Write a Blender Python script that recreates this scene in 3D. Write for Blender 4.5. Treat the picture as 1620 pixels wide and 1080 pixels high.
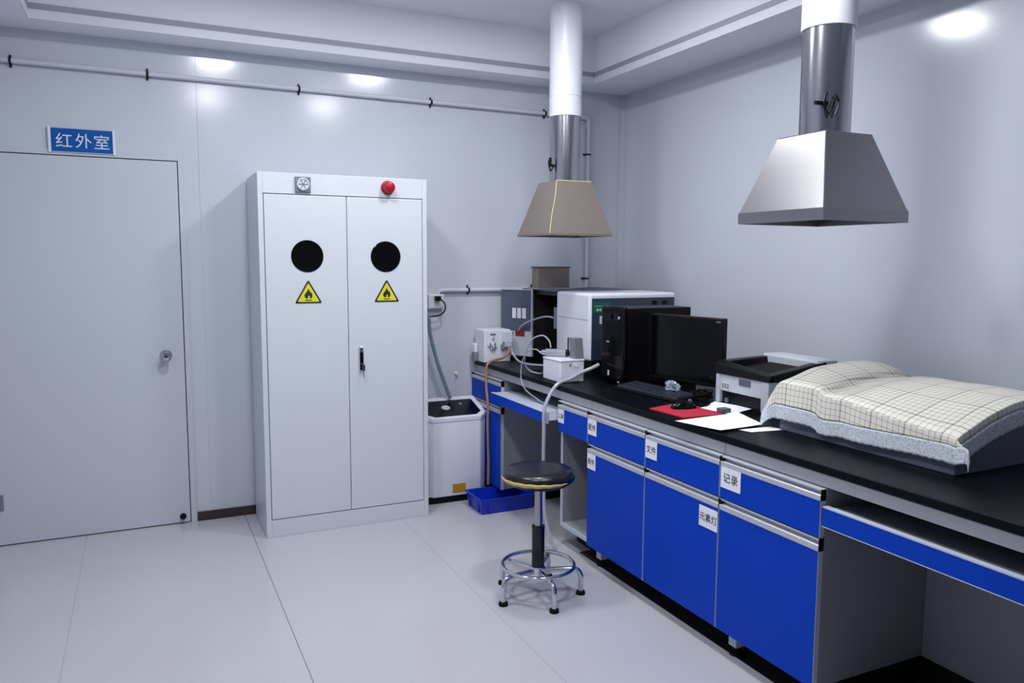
import bpy, bmesh, math, random
from mathutils import Vector, Matrix, noise
random.seed(7)
R = math.radians
PI = math.pi
SC = bpy.context.scene
for o in list(bpy.data.objects):
    bpy.data.objects.remove(o, do_unlink=True)
COL = SC.collection

# ------------------------------------------------------------------ camera
cd = bpy.data.cameras.new('camera')
cam = bpy.data.objects.new('camera', cd)
COL.objects.link(cam)
SC.camera = cam
CP = Vector((-3.029, -4.608, 1.468))
PSI, TH, RO, FPX = .444, .104, .005, 1233.76
fw = Vector((math.sin(PSI)*math.cos(TH), math.cos(PSI)*math.cos(TH), -math.sin(TH)))
r0 = Vector((math.cos(PSI), -math.sin(PSI), 0))
u0 = r0.cross(fw)
rr = r0*math.cos(RO) + u0*math.sin(RO)
uu = -r0*math.sin(RO) + u0*math.cos(RO)
mt = Matrix(((rr.x, uu.x, -fw.x, CP.x), (rr.y, uu.y, -fw.y, CP.y), (rr.z, uu.z, -fw.z, CP.z), (0, 0, 0, 1)))
cam.matrix_world = mt
cd.sensor_fit = 'HORIZONTAL'
cd.sensor_width = 36
cd.lens = FPX/1620*36
cd.clip_start = .05

# ------------------------------------------------------------------ world, exposure
w = bpy.data.worlds.new('world')
SC.world = w
w.use_nodes = True
w.node_tree.nodes['Background'].inputs[0].default_value = (.55, .65, .85, 1)
w.node_tree.nodes['Background'].inputs[1].default_value = .05
SC.view_settings.view_transform = 'Standard'
SC.view_settings.look = 'None'
SC.view_settings.exposure = 0.0
SC.view_settings.gamma = 1
SC.view_settings.use_curve_mapping = False
LIGHT_E = 111.0
LIGHT_C = (.975, .985, 1.0)
LIGHT_SPOTS = [(-2.5, -1.45), (-1.4, -1.42), (-2.45, -2.8), (-1.45, -2.75)]

# ------------------------------------------------------------------ materials
def lin(c):
    return tuple(((v/255)/12.92 if v/255 <= .04045 else ((v/255+.055)/1.055)**2.4) for v in c)
def mat(name, rgb, rough=.5, metal=0., spec=.5, var=.03, scale=8, bump=0., bscale=60, alpha=1., trans=0., emit=0., coat=0.):
    m = bpy.data.materials.new(name)
    m.use_nodes = True
    nt = m.node_tree
    b = nt.nodes['Principled BSDF']
    c = lin(rgb)
    tc = nt.nodes.new('ShaderNodeTexCoord')
    if var:
        n = nt.nodes.new('ShaderNodeTexNoise')
        n.inputs['Scale'].default_value = scale
        n.inputs['Detail'].default_value = 4
        nt.links.new(tc.outputs['Object'], n.inputs['Vector'])
        mx = nt.nodes.new('ShaderNodeMix')
        mx.data_type = 'RGBA'
        mx.inputs[6].default_value = (*[v*(1-var) for v in c], 1)
        mx.inputs[7].default_value = (*[min(1, v*(1+var)) for v in c], 1)
        nt.links.new(n.outputs['Fac'], mx.inputs[0])
        nt.links.new(mx.outputs[2], b.inputs['Base Color'])
    else:
        b.inputs['Base Color'].default_value = (*c, 1)
    if bump:
        n2 = nt.nodes.new('ShaderNodeTexNoise')
        n2.inputs['Scale'].default_value = bscale
        nt.links.new(tc.outputs['Object'], n2.inputs['Vector'])
        bp = nt.nodes.new('ShaderNodeBump')
        bp.inputs['Strength'].default_value = bump
        bp.inputs['Distance'].default_value = .01
        nt.links.new(n2.outputs['Fac'], bp.inputs['Height'])
        nt.links.new(bp.outputs['Normal'], b.inputs['Normal'])
    b.inputs['Roughness'].default_value = rough
    b.inputs['Metallic'].default_value = metal
    b.inputs['Specular IOR Level'].default_value = spec
    b.inputs['Alpha'].default_value = alpha
    b.inputs['Transmission Weight'].default_value = trans
    b.inputs['Coat Weight'].default_value = coat
    if emit:
        b.inputs['Emission Color'].default_value = (*LIGHT_C, 1)
        b.inputs['Emission Strength'].default_value = emit
    return m
M = {}
M['wall'] = mat('wall_panel_paint', (200, 205, 216), .16, spec=.5, var=.02, scale=1.2, bump=.012, bscale=3)
M['door'] = mat('door_paint', (196, 201, 212), .3, var=.02, scale=1.5)
M['ceil'] = mat('ceiling_paint', (238, 240, 247), .7, var=.02, scale=2)
M['mold'] = mat('molding_paint', (226, 228, 238), .5, var=.02)
M['gap'] = mat('dark_gap', (34, 34, 42), .8)
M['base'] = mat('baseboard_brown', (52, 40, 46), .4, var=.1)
M['cabw'] = mat('white_powder_coat', (208, 213, 222), .35, var=.015, bump=.02, bscale=90)
M['black'] = mat('black_plastic', (9, 9, 13), .4, spec=.22, var=.1)
M['blackg'] = mat('black_gloss', (5, 5, 8), .14, spec=.25, var=.1)
M['rubber'] = mat('black_rubber', (10, 9, 10), .7, spec=.2, var=.1)
M['yellow'] = mat('warning_yellow', (214, 214, 42), .5)
M['red'] = mat('red_beacon_lens', (166, 10, 34), .35, spec=.3, var=.05)
M['greym'] = mat('grey_plastic', (118, 126, 136), .4)
M['chrome'] = mat('chrome', (205, 208, 214), .12, metal=1, var=.02)
M['steel'] = mat('polished_steel', (172, 172, 178), .2, metal=1, var=.08, scale=3, bump=.03, bscale=2)
M['steelh'] = mat('hood_steel', (150, 149, 152), .33, metal=1, var=.05, scale=3, bump=.04, bscale=3)
M['film'] = mat('protective_film_brown', (139, 129, 122), .5, metal=.3, var=.08, scale=6)
M['filmseam'] = mat('film_seam_yellow', (205, 196, 150), .5)
M['pvc'] = mat('white_pvc', (226, 228, 238), .35, var=.02)
M['pipe'] = mat('conduit_white', (205, 208, 220), .4, var=.02)
M['signblue'] = mat('sign_blue', (6, 84, 164), .5, spec=.2)
M['white'] = mat('white_plastic', (224, 226, 238), .35, var=.02)
M['ink'] = mat('ink_black', (36, 36, 44), .7, var=0)
M['blue'] = mat('blue_laminate', (0, 62, 186), .45, spec=.12, var=.06, scale=3)
M['alu'] = mat('brushed_aluminium', (196, 198, 208), .4, metal=.3, var=.05, scale=20)
M['grey'] = mat('grey_rail', (150, 152, 160), .45, var=.05, scale=12)
M['carc'] = mat('carcass_grey', (140, 143, 152), .6, var=.03)
M['edge'] = mat('pale_edge_band', (186, 194, 212), .5)
M['top'] = mat('black_epoxy_worktop', (7, 9, 16), .36, spec=.1, var=.2, scale=14, bump=.03, bscale=50)
M['slate'] = mat('slate_blue_panel', (48, 58, 76), .4, var=.06)
M['inner'] = mat('dark_brown_interior', (32, 24, 26), .55, var=.1)
M['tint'] = mat('tinted_acrylic', (98, 106, 126), .08, var=.05, alpha=.82)
M['green'] = mat('green_label', (0, 96, 66), .5, var=.05)
M['redl'] = mat('red_label', (146, 40, 52), .5)
M['paper'] = mat('paper_white', (236, 236, 246), .8, var=.01)
M['redpad'] = mat('red_mouse_pad', (176, 26, 52), .7, bump=.05)
M['keys'] = mat('dark_key_caps', (40, 46, 58), .35)
M['printer'] = mat('printer_grey_white', (186, 191, 202), .45, var=.02)
M['devgrey'] = mat('instrument_case_grey', (84, 92, 108), .45, var=.04)
M['crate'] = mat('blue_crate_plastic', (10, 46, 180), .35, var=.05)
M['yel2'] = mat('orange_sticker', (178, 130, 40), .5)
M['foam'] = mat('yellow_foam', (196, 172, 112), .9, var=.15, scale=40, bump=.3)
M['vinyl'] = mat('black_vinyl', (14, 16, 22), .28, var=.1, bump=.05, bscale=25)
M['dksteel'] = mat('dark_chrome', (58, 58, 62), .3, metal=1)
M['tube'] = mat('clear_tube', (178, 184, 196), .25, var=.03, alpha=.85)
M['tubeg'] = mat('grey_green_hose', (120, 142, 150), .35, var=.05, alpha=.85)
M['tubet'] = mat('tan_hose', (150, 122, 108), .45, var=.1)
M['glassv'] = mat('smoked_vial_glass', (185, 190, 200), .1, var=.1, alpha=.7, metal=.3)
M['bag'] = mat('clear_crumpled_plastic', (190, 200, 215), .12, var=.3, scale=30, alpha=.6, metal=.3)
M['cove'] = mat('matte_wall_paint', (184, 190, 202), .7, spec=.2, var=.02)
M['greyband'] = mat('grey_band', (160, 163, 178), .7, var=.02)
M['skirt'] = mat('black_brown_kickboard', (20, 16, 18), .6, spec=.2, var=.1)
M['light'] = mat('light_diffuser', (250, 250, 255), .4, var=0, emit=LIGHT_E)

def floor_mat():
    m = mat('floor_tile', (196, 199, 208), .2, spec=.5, var=0)
    nt = m.node_tree; b = nt.nodes['Principled BSDF']
    tc = nt.nodes.new('ShaderNodeTexCoord')
    sp = nt.nodes.new('ShaderNodeSeparateXYZ')
    nt.links.new(tc.outputs['Object'], sp.inputs[0])
    def mth(op, a, bb=None):
        n = nt.nodes.new('ShaderNodeMath'); n.operation = op
        for i, v in enumerate((a, bb)):
            if v is None: continue
            if isinstance(v, (int, float)): n.inputs[i].default_value = v
            else: nt.links.new(v, n.inputs[i])
        return n.outputs[0]
    def line(out, off, wdt):
        a = mth('ADD', out, off); a = mth('DIVIDE', a, .8); a = mth('FRACT', a)
        a = mth('SUBTRACT', a, .5); a = mth('ABSOLUTE', a)
        return mth('GREATER_THAN', a, .5-wdt/.8/2)
    lx = line(sp.outputs[0], 2.54+8, .0035)
    ly = line(sp.outputs[1], .38+8, .0012)
    ly = mth('MULTIPLY', ly, .1)
    main = mth('LESS_THAN', mth('ABSOLUTE', mth('ADD', sp.outputs[0], 2.54)), .3)
    f = mth('MAXIMUM', mth('MULTIPLY', lx, mth('ADD', mth('MULTIPLY', main, .55), .3)), ly)
    n = nt.nodes.new('ShaderNodeTexNoise'); n.inputs['Scale'].default_value = 1.6; n.inputs['Detail'].default_value = 3
    nt.links.new(tc.outputs['Object'], n.inputs['Vector'])
    m1 = nt.nodes.new('ShaderNodeMix'); m1.data_type = 'RGBA'
    m1.inputs[6].default_value = (*lin((178, 177, 182)), 1); m1.inputs[7].default_value = (*lin((190, 191, 199)), 1)
    nt.links.new(n.outputs['Fac'], m1.inputs[0])
    m2 = nt.nodes.new('ShaderNodeMix'); m2.data_type = 'RGBA'
    nt.links.new(f, m2.inputs[0]); nt.links.new(m1.outputs[2], m2.inputs[6])
    m2.inputs[7].default_value = (*lin((96, 98, 108)), 1)
    nt.links.new(m2.outputs[2], b.inputs['Base Color'])
    return m
M['floor'] = floor_mat()

def plaid_mat():
    m = mat('plaid_cloth', (220, 218, 208), .9, spec=.1, var=0)
    nt = m.node_tree; b = nt.nodes['Principled BSDF']
    uv = nt.nodes.new('ShaderNodeUVMap'); uv.uv_map = 'uv'
    sp = nt.nodes.new('ShaderNodeSeparateXYZ'); nt.links.new(uv.outputs[0], sp.inputs[0])
    def mth(op, a, bb=None):
        n = nt.nodes.new('ShaderNodeMath'); n.operation = op
        for i, v in enumerate((a, bb)):
            if v is None: continue
            if isinstance(v, (int, float)): n.inputs[i].default_value = v
            else: nt.links.new(v, n.inputs[i])
        return n.outputs[0]
    def stripes(out, per, wdt):
        a = mth('FRACT', mth('DIVIDE', mth('ADD', out, 5), per))
        return mth('LESS_THAN', a, wdt/per)
    fine = mth('ADD', stripes(sp.outputs[0], .021, .0028), stripes(sp.outputs[1], .021, .0028))
    wide = mth('ADD', stripes(sp.outputs[0], .126, .007), stripes(sp.outputs[1], .126, .007))
    f = mth('MINIMUM', mth('ADD', mth('MULTIPLY', fine, .42), mth('MULTIPLY', wide, .3)), .9)
    pink = stripes(sp.outputs[0], .126, .05)
    c1 = nt.nodes.new('ShaderNodeMix'); c1.data_type = 'RGBA'
    nt.links.new(mth('MULTIPLY', pink, .6), c1.inputs[0])
    c1.inputs[6].default_value = (*lin((228, 227, 216)), 1); c1.inputs[7].default_value = (*lin((226, 220, 214)), 1)
    c2 = nt.nodes.new('ShaderNodeMix'); c2.data_type = 'RGBA'
    nt.links.new(f, c2.inputs[0]); nt.links.new(c1.outputs[2], c2.inputs[6])
    c2.inputs[7].default_value = (*lin((92, 84, 88)), 1)
    nt.links.new(c2.outputs[2], b.inputs['Base Color'])
    return m
M['plaid'] = plaid_mat()

def lace_mat():
    m = mat('white_lace', (206, 212, 222), .9, spec=.1, var=0)
    nt = m.node_tree; b = nt.nodes['Principled BSDF']
    uv = nt.nodes.new('ShaderNodeUVMap'); uv.uv_map = 'uv'
    v = nt.nodes.new('ShaderNodeTexVoronoi'); v.inputs['Scale'].default_value = 230
    nt.links.new(uv.outputs[0], v.inputs['Vector'])
    r = nt.nodes.new('ShaderNodeMapRange')
    r.inputs[1].default_value = .28; r.inputs[2].default_value = .5; r.inputs[3].default_value = .45; r.inputs[4].default_value = 1
    nt.links.new(v.outputs['Distance'], r.inputs[0])
    nt.links.new(r.outputs[0], b.inputs['Alpha'])
    return m
M['lace'] = lace_mat()

# ------------------------------------------------------------------ mesh helpers
def box(bm, x0, x1, y0, y1, z0, z1):
    v = [bm.verts.new((x, y, z)) for x in (x0, x1) for y in (y0, y1) for z in (z0, z1)]
    for f in ((0, 1, 3, 2), (4, 6, 7, 5), (0, 4, 5, 1), (2, 3, 7, 6), (0, 2, 6, 4), (1, 5, 7, 3)):
        bm.faces.new([v[i] for i in f])
    return v
def hexa(bm, b4, t4):
    """bottom 4 points and top 4 points in the same winding"""
    b = [bm.verts.new(p) for p in b4]; t = [bm.verts.new(p) for p in t4]
    bm.faces.new(b[::-1]); bm.faces.new(t)
    for i in range(4):
        j = (i+1) % 4
        bm.faces.new((b[i], b[j], t[j], t[i]))
def prism(bm, poly, z0, z1):
    b = [bm.verts.new((p[0], p[1], z0)) for p in poly]; t = [bm.verts.new((p[0], p[1], z1)) for p in poly]
    bm.faces.new(b[::-1]); bm.faces.new(t)
    n = len(poly)
    for i in range(n):
        bm.faces.new((b[i], b[(i+1) % n], t[(i+1) % n], t[i]))
def basis(d):
    d = Vector(d).normalized()
    a = Vector((0, 0, 1)) if abs(d.z) < .9 else Vector((1, 0, 0))
    x = a.cross(d).normalized()
    return x, d.cross(x)
def cyl(bm, p0, p1, r, r2=None, seg=24, cap=True):
    p0 = Vector(p0); p1 = Vector(p1); r2 = r if r2 is None else r2
    x, y = basis(p1-p0)
    A = []; B = []
    for i in range(seg):
        a = 2*PI*i/seg; d = x*math.cos(a)+y*math.sin(a)
        A.append(bm.verts.new(p0+d*r)); B.append(bm.verts.new(p1+d*r2))
    for i in range(seg):
        j = (i+1) % seg
        bm.faces.new((A[i], A[j], B[j], B[i]))
    if cap:
        bm.faces.new(A[::-1]); bm.faces.new(B)
def lathe(bm, prof, c=(0, 0, 0), axis='z', seg=40):
    """prof: list of (radius, height)"""
    c = Vector(c); rings = []
    for r, h in prof:
        ring = []
        for i in range(seg):
            a = 2*PI*i/seg
            u_, v_ = r*math.cos(a), r*math.sin(a)
            p = {'z': Vector((u_, v_, h)), 'y': Vector((u_, -h, v_)), 'x': Vector((-h, u_, v_))}[axis]
            ring.append(bm.verts.new(c+p))
        rings.append(ring)
    for a, b in zip(rings, rings[1:]):
        for i in range(seg):
            j = (i+1) % seg
            bm.faces.new((a[i], a[j], b[j], b[i]))
    bm.faces.new(rings[0][::-1]); bm.faces.new(rings[-1])
def smoothpath(pts, sub=8):
    P = [Vector(p) for p in pts]
    if len(P) < 3: return P
    out = []
    Q = [P[0]*2-P[1]]+P+[P[-1]*2-P[-2]]
    for i in range(1, len(Q)-2):
        for k in range(sub):
            t = k/sub
            a, b, c, d = Q[i-1], Q[i], Q[i+1], Q[i+2]
            out.append(.5*((2*b)+(c-a)*t+(2*a-5*b+4*c-d)*t*t+(3*b-a-3*c+d)*t**3))
    out.append(P[-1])
    return out
def tube(bm, pts, r, seg=10, sub=8, closed=False):
    P = smoothpath(pts, sub) if sub else [Vector(p) for p in pts]
    rings = []; x = None
    for i, p in enumerate(P):
        if closed: d = P[(i+1) % len(P)]-P[i-1]
        else: d = P[min(i+1, len(P)-1)]-P[max(i-1, 0)]
        d.normalize()
        if x is None: x, y = basis(d)
        else:
            x = (x-d*x.dot(d)).normalized(); y = d.cross(x)
        rings.append([bm.verts.new(p+(x*math.cos(2*PI*k/seg)+y*math.sin(2*PI*k/seg))*r) for k in range(seg)])
    n = len(rings)
    for i in range(n if closed else n-1):
        a, b = rings[i], rings[(i+1) % n]
        for k in range(seg):
            j = (k+1) % seg
            bm.faces.new((a[k], a[j], b[j], b[k]))
    if not closed:
        bm.faces.new(rings[0][::-1]); bm.faces.new(rings[-1])
def root(o):
    while o.parent: o = o.parent
    return o
def obj(name, bm, m, parent=None, bevel=0., smooth=False, local=False, label=None, segs=2):
    bmesh.ops.recalc_face_normals(bm, faces=bm.faces)
    me = bpy.data.meshes.new(name)
    off = Vector((0, 0, 0))
    if not local:
        if parent: off = root(parent).location.copy()
        else:
            xs = [v.co for v in bm.verts]
            off = Vector(((min(v.x for v in xs)+max(v.x for v in xs))/2, (min(v.y for v in xs)+max(v.y for v in xs))/2, min(v.z for v in xs)))
        bmesh.ops.translate(bm, verts=bm.verts, vec=-off)
    bm.to_mesh(me); bm.free()
    o = bpy.data.objects.new(name, me)
    COL.objects.link(o)
    if parent: o.parent = parent
    else: o.location = off
    me.materials.append(M[m] if isinstance(m, str) else m)
    if smooth:
        for p in me.polygons: p.use_smooth = True
        try: me.set_sharp_from_angle(angle=R(35))
        except Exception: pass
    if bevel:
        b = o.modifiers.new('bevel', 'BEVEL'); b.width = bevel; b.segments = segs; b.limit_method = 'ANGLE'
        if smooth is False and segs > 2:
            for p in me.polygons: p.use_smooth = True
            try: me.set_sharp_from_angle(angle=R(50))
            except Exception: pass
    if label: o['label'] = label
    return o
def NB(): return bmesh.new()
def bobj(name, m, parent, *b, bevel=0., **k):
    bm = NB(); box(bm, *b)
    return obj(name, bm, m, parent, bevel=bevel, **k)
def tag(o, label, cat, group=None):
    o['label'] = label; o['category'] = cat
    if group: o['group'] = group
    return o
def thing(name, label, cat, loc, rotz=0, group=None):
    o = bpy.data.objects.new(name, None); COL.objects.link(o)
    o.location = loc; o.rotation_euler = (0, 0, rotz); o.empty_display_size = .05
    return tag(o, label, cat, group)
def struct(o):
    o['kind'] = 'structure'; return o
def text(name, s, size, origin, xa, ya, m, parent, depth=.0006, bold=0., local=False, space=1.0):
    cu = bpy.data.curves.new(name, 'FONT'); cu.body = s; cu.size = size
    cu.align_x = 'CENTER'; cu.align_y = 'CENTER'; cu.extrude = depth; cu.offset = bold; cu.space_character = space
    cu.resolution_u = 3
    t = bpy.data.objects.new(name, cu); COL.objects.link(t)
    dg = bpy.context.evaluated_depsgraph_get()
    me = bpy.data.meshes.new_from_object(t.evaluated_get(dg))
    bpy.data.objects.remove(t, do_unlink=True)
    xa = Vector(xa).normalized(); ya = Vector(ya).normalized(); za = xa.cross(ya)
    og = Vector(origin)
    if not local: og = og-(root(parent).location if parent else Vector())
    T = Matrix(((xa.x, ya.x, za.x, og.x), (xa.y, ya.y, za.y, og.y), (xa.z, ya.z, za.z, og.z), (0, 0, 0, 1)))
    # centre the ink on the origin
    if len(me.vertices):
        mnx = min(v.co.x for v in me.vertices); mxx = max(v.co.x for v in me.vertices)
        mny = min(v.co.y for v in me.vertices); mxy = max(v.co.y for v in me.vertices)
        me.transform(Matrix.Translation((-(mnx+mxx)/2, -(mny+mxy)/2, 0)))
    me.transform(T)
    o = bpy.data.objects.new(name, me); COL.objects.link(o); o.parent = parent
    me.materials.clear(); me.materials.append(M[m])
    return o

# ================================================================== SETTING
H, HC = 2.586, 2.875
XL, YF = -3.82, -6.6
bm = NB(); box(bm, XL-.1, .1, YF-.1, .1, -.1, 0)
fl = obj('floor', bm, 'floor', local=True); struct(fl)
struct(bobj('wall_back', 'wall', None, XL-.1, .1, 0, .1, -.1, HC+.1, local=True))
struct(bobj('wall_right', 'wall', None, 0, .1, YF-.1, 0, -.1, HC+.1, local=True))
struct(bobj('wall_left', 'wall', None, XL-.1, XL, YF-.1, 0, -.1, HC+.1, local=True))
struct(bobj('wall_front', 'wall', None, XL-.1, .1, YF-.1, YF, -.1, HC+.1, local=True))
TX0, TX1, TY0, TY1 = -3.46, -.36, -6.3, -.205     # the recess in the ceiling
bm = NB()
box(bm, XL, 0, TY1, 0, H, HC+.1); box(bm, XL, 0, YF, TY0, H, HC+.1)
box(bm, XL, TX0, TY0, TY1, H, HC+.1); box(bm, TX1, 0, TY0, TY1, H, HC+.1)
box(bm, TX0, TX1, TY0, TY1, HC, HC+.1)
struct(obj('ceiling', bm, 'ceil', local=True))
# stepped white moulding round the recess, with a thin grey band above it
bm = NB()
s, hz = .028, .042
for a, b_, z0, z1 in ((0, .008, H+hz, H+.070),):
    box(bm, TX0, TX1, TY1-b_, TY1, z0, z1); box(bm, TX0, TX1, TY0, TY0+b_, z0, z1)
    box(bm, TX0, TX0+b_, TY0+b_, TY1-b_, z0, z1); box(bm, TX1-b_, TX1, TY0+b_, TY1-b_, z0, z1)
struct(obj('trim_1', bm, 'greyband', local=True))
bm = NB()
b_ = .006
box(bm, TX0, TX1, TY1-b_, TY1, H-.001, H+hz); box(bm, TX0, TX1, TY0, TY0+b_, H-.001, H+hz)
box(bm, TX0, TX0+b_, TY0+b_, TY1-b_, H-.001, H+hz); box(bm, TX1-b_, TX1, TY0+b_, TY1-b_, H-.001, H+hz)
struct(obj('trim_2', bm, 'mold', local=True))
# coved strip in the corner
bm = NB(); r = .045; n = 8
pts = [(0, 0)]+[(-r+r*math.cos(PI/2*i/n)*1, -r+r*math.sin(PI/2*i/n)) for i in range(n+1)]
pts = [(0, 0), (0, -r)]+[(-r+r*math.cos(a), -r+r*math.sin(a)) for a in [PI/2*i/n for i in range(1, n)]]+[(-r, 0)]
prism(bm, pts, 0, H)
struct(obj('trim_3', bm, 'cove', smooth=True, local=True))
# joints between wall panels
for i, (x, z0) in enumerate(((-2.715, 0),)):
    struct(bobj('trim_4', 'wall', None, x-.004, x+.004, -.003, 0, z0, H, local=True, bevel=.001))
struct(bobj('baseboard_back', 'base', None, -2.79, -.05, -.012, 0, 0, .052, bevel=.002, local=True))
struct(bobj('baseboard_right', 'base', None, -.012, 0, YF, -.05, 0, .052, bevel=.002, local=True))

# dark stone border laid in the floor under the bench
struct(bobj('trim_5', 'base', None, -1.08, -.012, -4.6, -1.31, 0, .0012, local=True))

# ---- door
DX0, DX1, DH = -3.745, -2.829, 1.98
d = bpy.data.objects.new('door_1', None); COL.objects.link(d); d.location = ((DX0+DX1)/2, 0, 0); struct(d)
bobj('door_gap', 'gap', d, DX0-.004, DX1+.004, -.0015, .0, 0, DH+.004)
bobj('door_panel', 'door', d, DX0, DX1, -.012, -.0015, .006, DH-.0005, bevel=.001)
bm = NB()
box(bm, DX1+.005, DX1+.034, -.009, 0, 0, DH+.034); box(bm, DX0-.034, DX0-.005, -.009, 0, 0, DH+.034)
box(bm, DX0-.005, DX1+.005, -.009, 0, DH+.005, DH+.034)
obj('door_frame', bm, 'door', d, bevel=.001)
bm = NB(); lathe(bm, [(.031, 0), (.031, .004), (.026, .009), (.012, .011), (.012, .032), (.022, .036), (.027, .044), (.027, .056), (.02, .063), (.008, .065)], (-2.921, -.012, .945), 'y')
hd = obj('door_handle', bm, 'chrome', d, smooth=True)
bm = NB(); cyl(bm, (-2.921, -.077, .945), (-2.921, -.0785, .945), .006)
obj('keyhole', bm, 'black', hd)
bm = NB(); lathe(bm, [(.017, 0), (.017, .004), (.011, .006), (.011, .03), (.008, .034)], (-2.866, -.012, .04), 'y')
obj('door_stop', bm, 'rubber', d, smooth=True)
bm = NB(); box(bm, DX0-.03, DX0+.042, -.016, -.012, .185, .268); cyl(bm, (DX0, -.018, .18), (DX0, -.018, .273), .006, seg=12)
obj('hinge', bm, 'greym', d, bevel=.001)

# ---- ceiling lights
for i, (x, y) in enumerate(LIGHT_SPOTS):
    t = thing('ceiling_light', 'round white ceiling light '+('in front of the gas cabinet', 'in front of the spectrometer', 'on the door side nearer the camera', 'on the bench side nearer the camera')[i], 'light', (x, y, HC), group='round ceiling lights in the recess')
    bm = NB(); lathe(bm, [(.150, -.0), (.150, -.004), (.145, -.007), (.136, -.007), (.136, -.0005), (.15, -.0)], (x, y, HC), 'z')
    obj('housing', bm, 'white', t, smooth=True)
    bm = NB(); lathe(bm, [(.134, -.001), (.134, -.006), (.12, -.008), (.001, -.009)], (x, y, HC), 'z')
    obj('diffuser', bm, 'light', t, smooth=True)

# ================================================================== THINGS ON THE BACK WALL
# sign
t = thing('door_sign', 'small blue room sign with white Chinese characters above the door', 'sign', (-3.268, -.02, 1.996))
bobj('sign_plate', 'signblue', t, -3.408, -3.128, -.014, -.004, 1.999, 2.119)
bobj('end_strip', 'white', t, -3.419, -3.406, -.018, 0, 1.995, 2.123, bevel=.002)
bobj('end_strip', 'white', t, -3.13, -3.117, -.018, 0, 1.995, 2.123, bevel=.002)
bm = NB(); box(bm, -3.406, -3.13, -.016, 0, 2.116, 2.1205); box(bm, -3.406, -3.13, -.016, 0, 1.9975, 2.001)
obj('rim', bm, 'edge', t)
for ch, x in (('红', -3.349), ('外', -3.262), ('室', -3.18)):
    text('lettering', ch, .078, (x, -.0148, 2.058), (1, 0, 0), (0, 0, 1), 'white', t)

# conduit
t = thing('conduit_pipe', 'white conduit running along the back wall above the door then down to the socket', 'pipe', (-1.9, -.02, 1.27))
bm = NB()
yy = -.022
tube(bm, [(XL+.01, yy, 2.422), (-2.0, yy, 2.4175), (-.32, yy, 2.412), (-.297, yy, 2.405), (-.29, yy, 2.385), (-.29, yy, 1.6), (-.29, yy, 1.30), (-.297, yy, 1.284), (-.315, yy, 1.278), (-.8, yy, 1.278), (-1.33, yy, 1.279), (-1.35, yy, 1.276), (-1.36, yy, 1.262), (-1.36, yy, 1.245)], .0125, seg=14, sub=0)
obj('pipe', bm, 'pipe', t, smooth=True)
for x, z, v in ((-3.56, 2.4215, 0), (-2.954, 2.4205, 0), (-2.181, 2.418, 0), (-1.398, 2.4155, 0), (-.618, 2.413, 0), (-1.155, 1.2785, 0), (-.7, 1.278, 0), (-.29, 2.172, 1), (-.29, 1.347, 1)):
    bm = NB()
    if v: cyl(bm, (x, yy, z-.005), (x, yy, z+.005), .0165, seg=16); box(bm, x-.03, x+.03, -.0065, -.0005, z-.005, z+.005)
    else: cyl(bm, (x-.005, yy, z), (x+.005, yy, z), .0165, seg=16); box(bm, x-.005, x+.005, -.0065, -.0005, z-.03, z+.03)
    obj('pipe_clip', bm, 'black', t)
bm = NB(); cyl(bm, (-.345, yy, 2.412), (-.305, yy, 2.412), .016, seg=16); cyl(bm, (-.29, yy, 2.395), (-.29, yy, 2.35), .016, seg=16)
obj('elbow', bm, 'pipe', t, smooth=True)

# socket
t = thing('wall_socket', 'white wall socket box beside the gas cabinet with a black plug', 'socket', (-1.385, 0, 1.165))
bobj('socket_box', 'white', t, -1.43, -1.325, -.045, 0, 1.165, 1.255, bevel=.004)
bobj('socket_face', 'cabw', t, -1.425, -1.332, -.05, -.045, 1.17, 1.25, bevel=.002)
bobj('plug', 'black', t, -1.395, -1.36, -.085, -.05, 1.215, 1.245, bevel=.005)
bm = NB(); tube(bm, [(-1.365, -.075, 1.228), (-1.34, -.085, 1.2), (-1.335, -.08, 1.16), (-1.36, -.07, 1.13), (-1.42, -.07, 1.12), (-1.5, -.07, 1.12)], .0045)
obj('power_cord', bm, 'rubber', t, smooth=True)
bm = NB(); lathe(bm, [(.011, 0), (.011, .004), (.007, .006), (.006, .02), (.009, .024)], (-1.233, 0, .748), 'y', 20)
tag(obj('wall_hook', bm, 'white', smooth=True), 'tiny white hook on the wall between the gas cabinet and the bench', 'hook')

# ================================================================== GAS CABINET
CX0, CX1, CY0, CY1, CH = -2.479, -1.58, -.454, -.022, 1.906
t = thing('gas_cabinet', 'tall white two-door gas cylinder safety cabinet with flammable warning triangles', 'cabinet', ((CX0+CX1)/2, (CY0+CY1)/2, 0))
bm = NB()
box(bm, CX0, CX1, CY0+.02, CY1, .0, CH)
body = obj('body', bm, 'cabw', t, bevel=.003)
bm = NB()
box(bm, CX0, CX0+.026, CY0, CY0+.02, 0, CH); box(bm, CX1-.026, CX1, CY0, CY0+.02, 0, CH)
box(bm, CX0+.026, CX1-.026, CY0, CY0+.02, 1.80, CH); box(bm, CX0+.026, CX1-.026, CY0, CY0+.02, 0.0, .093)
obj('front_frame', bm, 'cabw', t, bevel=.002)
bobj('plinth_shadow_gap', 'gap', t, CX0+.01, CX1-.01, CY0+.005, CY1, -.0, .004)
bobj('door_recess', 'gap', t, CX0+.026, CX1-.026, CY0+.017, CY0+.02, .093, 1.80)
XM = -2.028
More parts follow.
